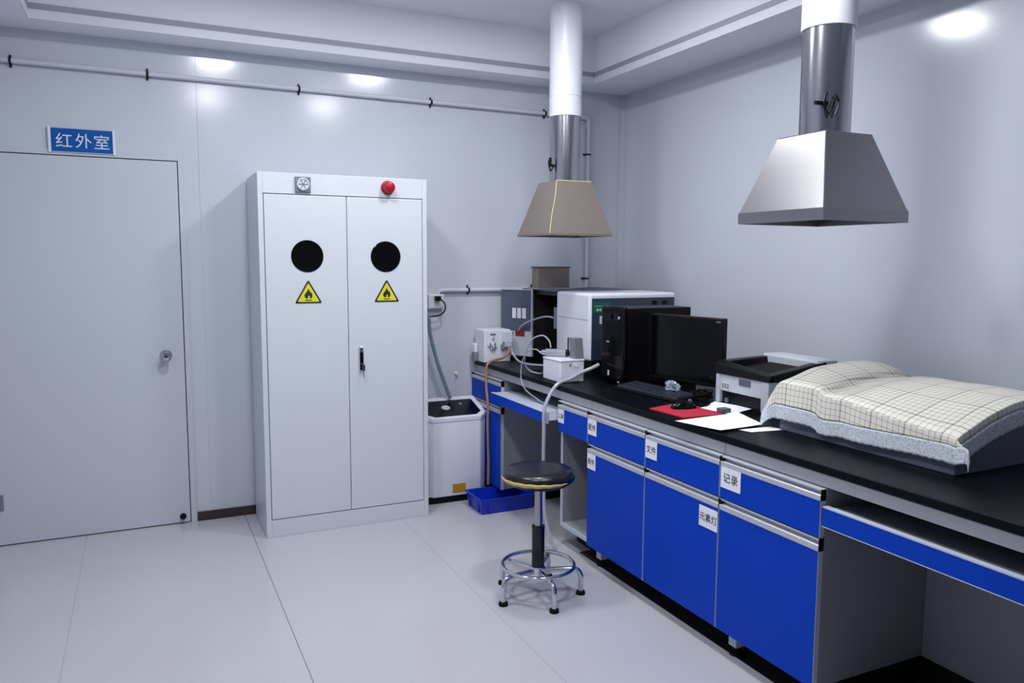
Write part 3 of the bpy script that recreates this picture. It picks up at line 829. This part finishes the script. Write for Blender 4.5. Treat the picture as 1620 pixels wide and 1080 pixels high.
# ================================================================== BLUE CRATE
t = thing('plastic_crate', 'low blue plastic crate on the floor beside the washing machine', 'crate', (-1.14, -.46, 0))
cx0, cx1, cy0, cy1, hh = -1.31, -.966, -.59, -.36, .092
bm = NB(); tk = .004; dsh = .012
def cr(bm, o0, o1): pass
bo = [(cx0+dsh, cy0+dsh, 0), (cx1-dsh, cy0+dsh, 0), (cx1-dsh, cy1-dsh, 0), (cx0+dsh, cy1-dsh, 0)]
to = [(cx0, cy0, hh), (cx1, cy0, hh), (cx1, cy1, hh), (cx0, cy1, hh)]
bi = [(cx0+dsh+tk, cy0+dsh+tk, .005), (cx1-dsh-tk, cy0+dsh+tk, .005), (cx1-dsh-tk, cy1-dsh-tk, .005), (cx0+dsh+tk, cy1-dsh-tk, .005)]
ti = [(cx0+tk, cy0+tk, hh), (cx1-tk, cy0+tk, hh), (cx1-tk, cy1-tk, hh), (cx0+tk, cy1-tk, hh)]
V = [[bm.verts.new(p) for p in L] for L in (bo, to, bi, ti)]
bm.faces.new(V[0][::-1]); bm.faces.new(V[2])
for i in range(4):
    j = (i+1) % 4
    bm.faces.new((V[0][i], V[0][j], V[1][j], V[1][i])); bm.faces.new((V[2][j], V[2][i], V[3][i], V[3][j])); bm.faces.new((V[1][i], V[1][j], V[3][j], V[3][i]))
obj('tub', bm, 'crate', t)
bm = NB()
e = .007
for (a0, a1, b0, b1_) in ((cx0-e, cx1+e, cy0-e, cy0+.002), (cx0-e, cx1+e, cy1-.002, cy1+e), (cx0-e, cx0+.002, cy0+.002, cy1-.002), (cx1-.002, cx1+e, cy0+.002, cy1-.002)):
    box(bm, a0, a1, b0, b1_, hh-.008, hh+.001)
obj('rim', bm, 'crate', t, bevel=.0015)
bm = NB()
for x in (cx0+.05, (cx0+cx1)/2, cx1-.05): box(bm, x-.003, x+.003, cy0+.001, cy0+.012, .01, hh-.006)
for y in (cy0+.05, cy1-.05): box(bm, cx0+.001, cx0+.012, y-.003, y+.003, .01, hh-.006)
obj('ribs', bm, 'crate', t)

# ================================================================== COMPUTER
t = thing('computer_tower', 'black desktop computer tower standing behind the keyboard', 'computer', (-.63, -1.205, ZT1))
tx0, tx1, ty0, ty1, tz = -.84, -.422, -1.318, -1.10, 1.228
bobj('feet', 'rubber', t, tx0+.03, tx1-.03, ty0+.02, ty1-.02, ZT1, ZT1+.012)
bobj('case', 'black', t, tx0+.03, tx1, ty0+.003, ty1-.003, ZT1+.012, tz, bevel=.004)
fb = bobj('front_bezel', 'blackg', t, tx0, tx0+.032, ty0, ty1, ZT1+.008, tz+.007, bevel=.012, segs=4)
bobj('silver_strip', 'dksteel', fb, tx0-.001, tx0+.003, ty0+.008, ty0+.013, ZT1+.08, tz-.015)
bobj('drive_slot', 'black', fb, tx0-.002, tx0+.002, ty0+.05, ty1-.02, 1.16, 1.2)
bm = NB(); cyl(bm, (tx0, ty0+.045, 1.178), (tx0-.004, ty0+.045, 1.178), .007, seg=16); obj('power_button', bm, 'alu', fb)
bobj('front_ports', 'greym', fb, tx0-.002, tx0+.002, ty0+.10, ty0+.118, 1.17, 1.195)
bobj('badge', 'alu', fb, tx0-.0015, tx0+.002, ty0+.135, ty0+.16, 1.045, 1.052)
bobj('sticker', 'pipe', fb, tx0-.0015, tx0+.002, ty0+.13, ty0+.145, .873, .9)
bobj('foot_light', 'pipe', fb, tx0-.0015, tx0+.002, ty0+.035, ty0+.05, .846, .852)

# monitor: local x = right when facing the screen, front = -y
def rotz_of(px, py, qx, qy): return math.atan2(qy-py, qx-px)
ml = Vector((-.70, -1.345)); mr = Vector((-.603, -1.782))
mc = (ml+mr)/2; W = (mr-ml).length
a = rotz_of(ml.x, ml.y, mr.x, mr.y)
t = thing('monitor', 'black flat screen monitor beside the computer tower, screen off', 'monitor', (mc.x, mc.y, ZT1), a)
def lb(name, m_, p, *b, bevel=0., **k): return bobj(name, m_, p, *b, bevel=bevel, local=True, **k)
sc_ = lb('screen_housing', 'black', t, -W/2, W/2, 0, .035, .045, .372, bevel=.006, segs=3)
lb('screen', 'blackg', sc_, -W/2+.012, W/2-.012, -.0008, .002, .064, .360)
lb('corner_mark', 'greym', sc_, W/2-.04, W/2-.014, -.0012, -.0008, .352, .357)
lb('stand_neck', 'black', t, -.04, .04, .02, .05, .012, .16, bevel=.004)
bm = NB(); lathe(bm, [(.105, 0), (.105, .006), (.09, .012), (.03, .014)], (0, .03, 0), 'z', 36); obj('stand_base', bm, 'blackg', t, smooth=True, local=True)

# keyboard
ka = R(-90+4)
t = thing('keyboard', 'dark keyboard lying between the computer tower and the red mouse pad', 'keyboard', (-.828, -1.565, ZT1), ka)
bm = NB(); hexa(bm, [(-.225, -.068, 0), (.225, -.068, 0), (.225, .068, 0), (-.225, .068, 0)], [(-.225, -.068, .012), (.225, -.068, .012), (.225, .068, .024), (-.225, .068, .024)])
kb_ = obj('keyboard_body', bm, 'black', t, bevel=.003, local=True)
nk = 0
for rw in range(6):
    y = -.055+rw*.0205; z = .018+.012*(y+.068)/.136-.005
    xx = -.214
    while xx < .205:
        w_ = .0165
        if rw == 0 and -.15 < xx < -.04: w_ = .105
        if not (rw in (0, 4, 5) and .088 < xx < .1):
            if nk < 99:
                bm = NB(); hexa(bm, [(xx, y, z), (xx+w_, y, z), (xx+w_, y+.0165, z+.0015), (xx, y+.0165, z+.0015)], [(xx+.002, y+.002, z+.008), (xx+w_-.002, y+.002, z+.008), (xx+w_-.002, y+.0145, z+.0095), (xx+.002, y+.0145, z+.0095)])
                obj('key', bm, 'keys', kb_, local=True); nk += 1
            elif nk == 99:
                rest = NB(); nk += 1
            if nk >= 100:
                hexa(rest, [(xx, y, z), (xx+w_, y, z), (xx+w_, y+.0165, z+.0015), (xx, y+.0165, z+.0015)], [(xx+.002, y+.002, z+.008), (xx+w_-.002, y+.002, z+.008), (xx+w_-.002, y+.0145, z+.0095), (xx+.002, y+.0145, z+.0095)])
        xx += w_+.0028
if nk >= 100:
    o = obj('key_rows', rest, 'keys', kb_, local=True); o['kind'] = 'stuff'

# mouse pad and mouse
t = obj('mouse_pad', (lambda b: (prism(b, [(-1.065, -1.865), (-1.055, -2.09), (-.845, -2.10), (-.845, -1.83), (-.9, -1.82)], ZT1, ZT1+.004), b)[1])(NB()), 'redpad')
tag(t, 'red mouse pad near the worktop edge under the black mouse', 'mouse pad')
t = thing('computer_mouse', 'black computer mouse on the red pad', 'mouse', (-.93, -1.925, ZT1+.0045), R(-100))
bm = NB()
prof = [(-.056, .004), (-.052, .018), (-.03, .031), (0, .036), (.03, .03), (.052, .016), (.058, .004)]
ringz = []
for yy_, h_ in prof:
    wv = .031*math.sqrt(max(.12, 1-(yy_/.062)**2))
    ringz.append([bm.verts.new((wv*math.cos(a_), yy_, max(0, h_*math.sin(a_)))) for a_ in [PI*k/10 for k in range(11)]])
for A, B in zip(ringz, ringz[1:]):
    for k in range(10): bm.faces.new((A[k], A[k+1], B[k+1], B[k]))
    bm.faces.new((A[10], A[0], B[0], B[10]))
bm.faces.new(ringz[0]); bm.faces.new(ringz[-1][::-1])
mb = obj('mouse_body', bm, 'blackg', t, smooth=True, local=True)
bm = NB(); cyl(bm, (-.003, .03, .03), (.003, .03, .03), .008, seg=16); obj('scroll_wheel', bm, 'greym', mb, local=True)
bm = NB(); tube(bm, [(0, .055, .008), (.005, .09, .004), (-.01, .12, .004), (-.04, .15, .004)], .002, seg=6); obj('cord', bm, 'rubber', mb, smooth=True, local=True)
o = bobj('eraser_block', 'devgrey', None, -.86, -.815, -2.095, -2.055, ZT1+.0045, ZT1+.024, bevel=.003)
tag(o, 'small grey block on the right corner of the red mouse pad', 'block')

# crumpled bag and cable heap in front of the monitor
bm = NB()
bmesh.ops.create_icosphere(bm, subdivisions=4, radius=1)
for v in bm.verts:
    n_ = v.co.normalized(); k = .75+.5*noise.noise(n_*2.6)+.25*noise.noise(n_*7)
    v.co = Vector((n_.x*.03*k-.765, n_.y*.055*k-1.63, ZT1+.03+n_.z*.036*k+.004))
for v in bm.verts: v.co.z = max(v.co.z, ZT1+.024)
bmesh.ops.translate(bm, verts=bm.verts, vec=(.0, 0, .005))
tag(obj('plastic_bag', bm, 'bag'), 'crumpled clear plastic bag between the keyboard and the monitor', 'bag')
bm = NB()
pts = []
for i in range(64):
    a_ = i*.62; pts.append((-.70+.045*math.cos(a_)+.01*math.sin(i*1.7), -1.765+.045*math.sin(a_)+.008*math.cos(i*2.3), ZT1+.004+.0006*i))
tube(bm, pts, .0032, seg=6, sub=3)
tag(obj('cable_coil', bm, 'rubber', smooth=True), 'coiled black cable heap beside the printer under the monitor', 'cable')

# papers
def sheet(label, pts, z, curl=.0, th=.0012):
    bm = NB(); n = 10
    A = [[None]*(n+1) for _ in range(n+1)]; B = [[None]*(n+1) for _ in range(n+1)]
    p = [Vector((*q, 0)) for q in pts]
    for i in range(n+1):
        for j in range(n+1):
            u, v = i/n, j/n
            c_ = p[0]*(1-u)*(1-v)+p[1]*u*(1-v)+p[2]*u*v+p[3]*(1-u)*v
            zc = z+curl*((u-.5)**2+(v-.3)**2)*.6
            A[i][j] = bm.verts.new((c_.x, c_.y, zc)); B[i][j] = bm.verts.new((c_.x, c_.y, zc+th))
    for i in range(n):
        for j in range(n):
            bm.faces.new((A[i][j], A[i][j+1], A[i+1][j+1], A[i+1][j])); bm.faces.new((B[i][j], B[i+1][j], B[i+1][j+1], B[i][j+1]))
    for i in range(n):
        for (a0, b0) in (((i, 0), (i+1, 0)), ((i+1, n), (i, n)), ((0, i+1), (0, i)), ((n, i), (n, i+1))):
            bm.faces.new((A[a0[0]][a0[1]], A[b0[0]][b0[1]], B[b0[0]][b0[1]], B[a0[0]][a0[1]]))
    tag(obj('paper_sheet', bm, 'paper', smooth=True), label, 'paper', 'loose papers before the printer')
sheet('lower white paper sheet tucked against the printer front', [(-.865, -1.96), (-.705, -1.86), (-.66, -2.06), (-.84, -2.125)], ZT1+.005, 0)
sheet('white paper slip poking out beside the plaid cloth', [(-1.0, -2.35), (-.985, -2.405), (-.835, -2.425), (-.85, -2.36)], ZT1+.0006, 0)
sheet('large white paper sheet on top, overhanging toward the worktop front', [(-1.145, -2.15), (-1.095, -2.36), (-.875, -2.345), (-.80, -2.125)], ZT1+.008, .004)

# ================================================================== PRINTER
t = thing('laser_printer', 'grey-white laser printer with black top tray between monitor and covered instrument', 'printer', (-.52, -2.0, ZT1))
px0, px1, pya, pyb = -.70, -.33, -2.185, -1.855
zt = .968
PW = 'printer'
fl0 = bobj('front_column', PW, t, px0, px0+.05, pya, pya+.045, ZT1+.004, zt, bevel=.005)
bobj('front_column', PW, t, px0, px0+.05, pyb-.026, pyb, ZT1+.004, zt, bevel=.005)
bobj('front_panel', PW, t, px0+.004, px0+.05, pya+.045, pyb-.026, ZT1+.062, zt, bevel=.003)
bobj('side_body', PW, t, px0+.05, px1, pya, pyb, ZT1+.004, zt, bevel=.003)
bobj('paper_slot', 'black', t, px0+.02, px0+.05, pya+.045, pyb-.026, ZT1+.004, ZT1+.062)
bobj('paper_guide', 'devgrey', t, px0+.012, px0+.022, pyb-.07, pyb-.05, ZT1+.01, ZT1+.03)
bobj('feet', 'rubber', t, px0+.02, px1-.02, pya+.02, pyb-.02, ZT1, ZT1+.004)
bobj('handle_recess', 'devgrey', t, px0+.001, px0+.006, -2.075, -2.005, .933, .96)
lg = bobj('energy_label', 'pipe', t, px0+.0025, px0+.005, -1.945, -1.895, .9, .935)
bm = NB()
for k in range(3): box(bm, px0+.0018, px0+.0026, -1.94+k*.016, -1.93+k*.016, .905, .928)
obj('label_marks', bm, 'greym', lg)
# black top tray: sloped hollow frame
bm = NB()
zA, zB = zt, 1.035
hexa(bm, [(px0-.004, pya-.004, zA), (px0+.02, pya-.004, zA), (px0+.02, pyb+.004, zA), (px0-.004, pyb+.004, zA)], [(px0+.0, pya-.004, zA+.022), (px0+.03, pya-.004, zA+.03), (px0+.03, pyb+.004, zB-.006), (px0-.002, pyb+.004, zB-.02)])
hexa(bm, [(px0+.02, pyb-.05, zA+.0), (px1-.05, pyb-.05, zA+.0), (px1-.05, pyb+.004, zA+.0), (px0+.02, pyb+.004, zA+.0)], [(px0+.02, pyb-.05, zB-.01), (px1-.05, pyb-.03, zB), (px1-.05, pyb+.004, zB), (px0+.02, pyb+.004, zB-.01)])
hexa(bm, [(px0+.0, pya-.004, zA), (px1-.05, pya-.004, zA), (px1-.05, pya+.04, zA), (px0+.0, pya+.04, zA)], [(px0+.01, pya-.004, zA+.028), (px1-.05, pya-.004, zB+.005), (px1-.05, pya+.04, zB+.005), (px0+.01, pya+.04, zA+.028)])
top_ = obj('top_tray', bm, 'black', t, bevel=.004)
bm = NB(); hexa(bm, [(px0+.02, pya+.04, zA+.0), (px1-.1, pya+.04, zA+.0), (px1-.1, pyb-.05, zA+.0), (px0+.02, pyb-.05, zA+.0)], [(px0+.02, pya+.04, zA+.018), (px1-.1, pya+.04, zA+.041), (px1-.1, pyb-.05, zA+.041), (px0+.02, pyb-.05, zA+.018)])
obj('paper_well', bm, 'rubber', top_)
bobj('rear_cover', PW, t, px1-.1, px1+.02, pya-.002, pyb+.002, zt-.0, 1.045, bevel=.01, segs=3)

# ================================================================== COVERED INSTRUMENT
bx0, bx1, by0, by1, bz = -.852, -.27, -3.118, -2.405, .945
t = thing('covered_instrument', 'flat grey instrument case under the plaid cloth at the near right', 'laboratory instrument', ((bx0+bx1)/2, (by0+by1)/2, ZT1))
bm = NB()
hexa(bm, [(bx0, by0, ZT1), (bx1, by0, ZT1), (bx1, by1, ZT1), (bx0, by1, ZT1)], [(bx0+.01, by0+.003, .925), (bx1, by0+.003, .985), (bx1, by1, .985), (bx0+.01, by1, .95)])
obj('case', bm, 'devgrey', t, bevel=.004)
# cloth ---------------------------------------------------------------
def sst(x): x = max(0, min(1, x)); return x*x*(3-2*x)
def ztop(x, y):
    ze = .952+.05*sst((y+3.12)/.55)
    k = max(0, min(1, (x-bx0)/.34))
    z = ze+(1.04-ze)*math.sin(PI/2*k)
    z -= .045*sst((x+.42)/.2)
    z += .020*math.exp(-((y+2.43)/.09)**2)*sst((x-bx0)/.2)
    q_ = y+2.60-(x+.86)*.12
    z -= .018*math.exp(-((q_+.035)/.05)**2)*sst((x-bx0+.1)/.2)
    z += .010*sst((q_+.012)/.02)
    z += .003*noise.noise(Vector((x*9, y*9, 1)))
    return z
LS = by1-by0; LT = bx1-bx0
def cloth_pt(s, t_):
    """s metres from the near end (by0) along +y; t_ metres from the front edge along +x"""
    y = by0+max(0, min(LS, s)); x = bx0+max(0, min(LT, t_))
    z = ztop(x, y)
    df = max(0, -t_); de = max(0, -s); dl = max(0, s-LS)
    drop = math.sqrt(df*df+de*de+dl*dl)
    z -= drop
    wv = .5+.5*math.sin(s*42)+.5*math.sin(s*23+1)
    x -= .008+df*(.05+.03*wv)+.35*dl*min(1, max(0, (.3-t_)/.3))*.3 if df > 0 or dl > 0 else .0035*(1-min(1, t_/.05)) if t_ < .05 else 0
    y -= de*.12+(.008 if de > 0 else 0)
    y += dl*.55
    if df > 0 and de > 0:
        k = sst(de/.035)*sst(df/.04); y -= .04*k; x -= .01*k; z += .016*k
    # rounded crease
    rr2 = .014
    for q in (t_, s, LS-s):
        if abs(q) < rr2: z -= (rr2-abs(q))*.28
    return Vector((x, y, max(z+.004, ZT1+.003)))
def hem_front(s):     # lower edge of the lace at the front (metres of drop)
    return .083+.055*sst(s/.5)
def cloth_mesh(s0, s1, tf0, tf1, ns, nt_, name, m_, parent, scallop=False):
    """grid; tf0/tf1 functions of s giving t range"""
    bm = NB(); uvl = bm.loops.layers.uv.new('uv'); G = []; UV = {}
    for i in range(ns+1):
        row = []
        s_ = s0+(s1-s0)*i/ns
        a0, a1 = tf0(s_), tf1(s_)
        for j in range(nt_+1):
            t_ = a0+(a1-a0)*j/nt_
            v = bm.verts.new(cloth_pt(s_, t_)); UV[v] = (s_, t_); row.append(v)
        G.append(row)
    for i in range(ns):
        for j in range(nt_):
            f = bm.faces.new((G[i][j], G[i+1][j], G[i+1][j+1], G[i][j+1]))
            for l in f.loops: l[uvl].uv = UV[l.vert]
    o = obj(name, bm, m_, parent, smooth=True)
    so = o.modifiers.new('thickness', 'SOLIDIFY'); so.thickness = .002; so.offset = 1
    return o
S0, S1 = -.028, LS+.075
LW = .052
t = thing('plaid_cloth', 'cream plaid cloth with lace border draped over the grey instrument', 'cloth', ((bx0+bx1)/2, (by0+by1)/2, .90))
cloth_mesh(S0, S1, lambda s: -hem_front(s)+LW, lambda s: LT-.03, 120, 90, 'plaid_panel', 'plaid', t)
cloth_mesh(S0, S1, lambda s: -hem_front(s)-.003*abs(math.sin(s*110)), lambda s: -hem_front(s)+LW, 240, 8, 'lace_border', 'lace', t)
def lace_end(name, sA, sB):
    # border past an end: sA at the cloth edge, sB at the hem
    bm = NB(); uvl = bm.loops.layers.uv.new('uv'); G = []; UV = {}
    N = 160
    for i in range(N+1):
        t_ = -hem_front(0 if sA < .1 else LS)-.0+(LT-.03+hem_front(0 if sA < .1 else LS))*i/N
        row = []
        for j in range(7):
            k = j/6; s_ = sA+(sB-sA)*k*(1+.06*abs(math.sin(t_*110)))
            v = bm.verts.new(cloth_pt(s_, t_)); UV[v] = (s_, t_); row.append(v)
        G.append(row)
    for i in range(N):
        for j in range(6):
            f = bm.faces.new((G[i][j], G[i+1][j], G[i+1][j+1], G[i][j+1]))
            for l in f.loops: l[uvl].uv = UV[l.vert]
    o = obj(name, bm, 'lace', t, smooth=True)
    so = o.modifiers.new('thickness', 'SOLIDIFY'); so.thickness = .002; so.offset = 1
lace_end('lace_border', S0, S0-.05)
lace_end('lace_border', S1, S1+.05)

# ================================================================== STOOL
sx, sy = -1.497, -1.665
t = thing('lab_stool', 'round black lab stool with torn seat and chrome foot ring', 'stool', (sx, sy, 0))
def sv(x, y, z): return (sx+x, sy+y, z)
bm = NB(); lathe(bm, [(.12, 0.514), (.150, 0.518), (.158, 0.528), (.158, 0.542), (.153, 0.556), (.140, 0.567), (.10, 0.572), (.0005, 0.573)], (sx, sy, 0), 'z', 64)
st = obj('seat_cushion', bm, 'vinyl', t, smooth=True)
# exposed foam crescent where the vinyl has split
bm = NB(); G = []
a0, a1 = R(150), R(292)
for i in range(37):
    a_ = a0+(a1-a0)*i/36; k = math.sin(PI*i/36)**.5
    row = []
    for j in range(5):
        q = j/4
        row.append(bm.verts.new((sx+(.1605+.003*k*math.sin(PI*q))*math.cos(a_), sy+(.1605+.003*k*math.sin(PI*q))*math.sin(a_), 0.532+(q-.5)*.017*k+.001*math.sin(i*1.3))))
    G.append(row)
for i in range(36):
    for j in range(4): bm.faces.new((G[i][j], G[i+1][j], G[i+1][j+1], G[i][j+1]))
fo = obj('exposed_foam', bm, 'foam', st, smooth=True)
so = fo.modifiers.new('thickness', 'SOLIDIFY'); so.thickness = .004; so.offset = -1
bm = NB(); lathe(bm, [(.05, 0.500), (.13, 0.504), (.14, 0.515), (.11, 0.518)], (sx, sy, 0), 'z', 48); obj('seat_plate', bm, 'black', t, smooth=True)
bm = NB(); lathe(bm, [(.0175, .30), (.0175, 0.502)], (sx, sy, 0), 'z', 28); obj('piston', bm, 'steel', t, smooth=True)
bm = NB(); lathe(bm, [(.024, .088), (.028, .09), (.028, .302), (.029, .303), (.029, .312), (.02, .314)], (sx, sy, 0), 'z', 32); obj('column', bm, 'dksteel', t, smooth=True)
RZ = .118
bm = NB(); tube(bm, [sv(.158*math.cos(2*PI*i/64), .158*math.sin(2*PI*i/64), RZ+.018) for i in range(64)], .0085, seg=12, sub=0, closed=True)
obj('foot_ring', bm, 'chrome', t, smooth=True)
bm = NB(); lathe(bm, [(.03, .085), (.034, .09), (.034, .125), (.03, .13)], (sx, sy, 0), 'z', 28); obj('hub', bm, 'chrome', t, smooth=True)
for k in range(5):
    a_ = R(-96+72*k); cx_, sy_ = math.cos(a_), math.sin(a_)
    bm = NB()
    tube(bm, [sv(.03*cx_, .03*sy_, RZ-.008), sv(.10*cx_, .10*sy_, RZ-.004), sv(.155*cx_, .155*sy_, RZ-.004), sv(.178*cx_, .178*sy_, RZ-.012), sv(.189*cx_, .189*sy_, RZ-.035), sv(.19*cx_, .19*sy_, .06), sv(.19*cx_, .19*sy_, .016)], .0115, seg=14, sub=5)
    lg = obj('leg', bm, 'chrome', t, smooth=True)
    bm = NB(); lathe(bm, [(.02, 0), (.021, .006), (.019, .014), (.012, .018)], sv(.19*cx_, .19*sy_, 0), 'z', 24)
    obj('foot_pad', bm, 'rubber', lg, smooth=True)
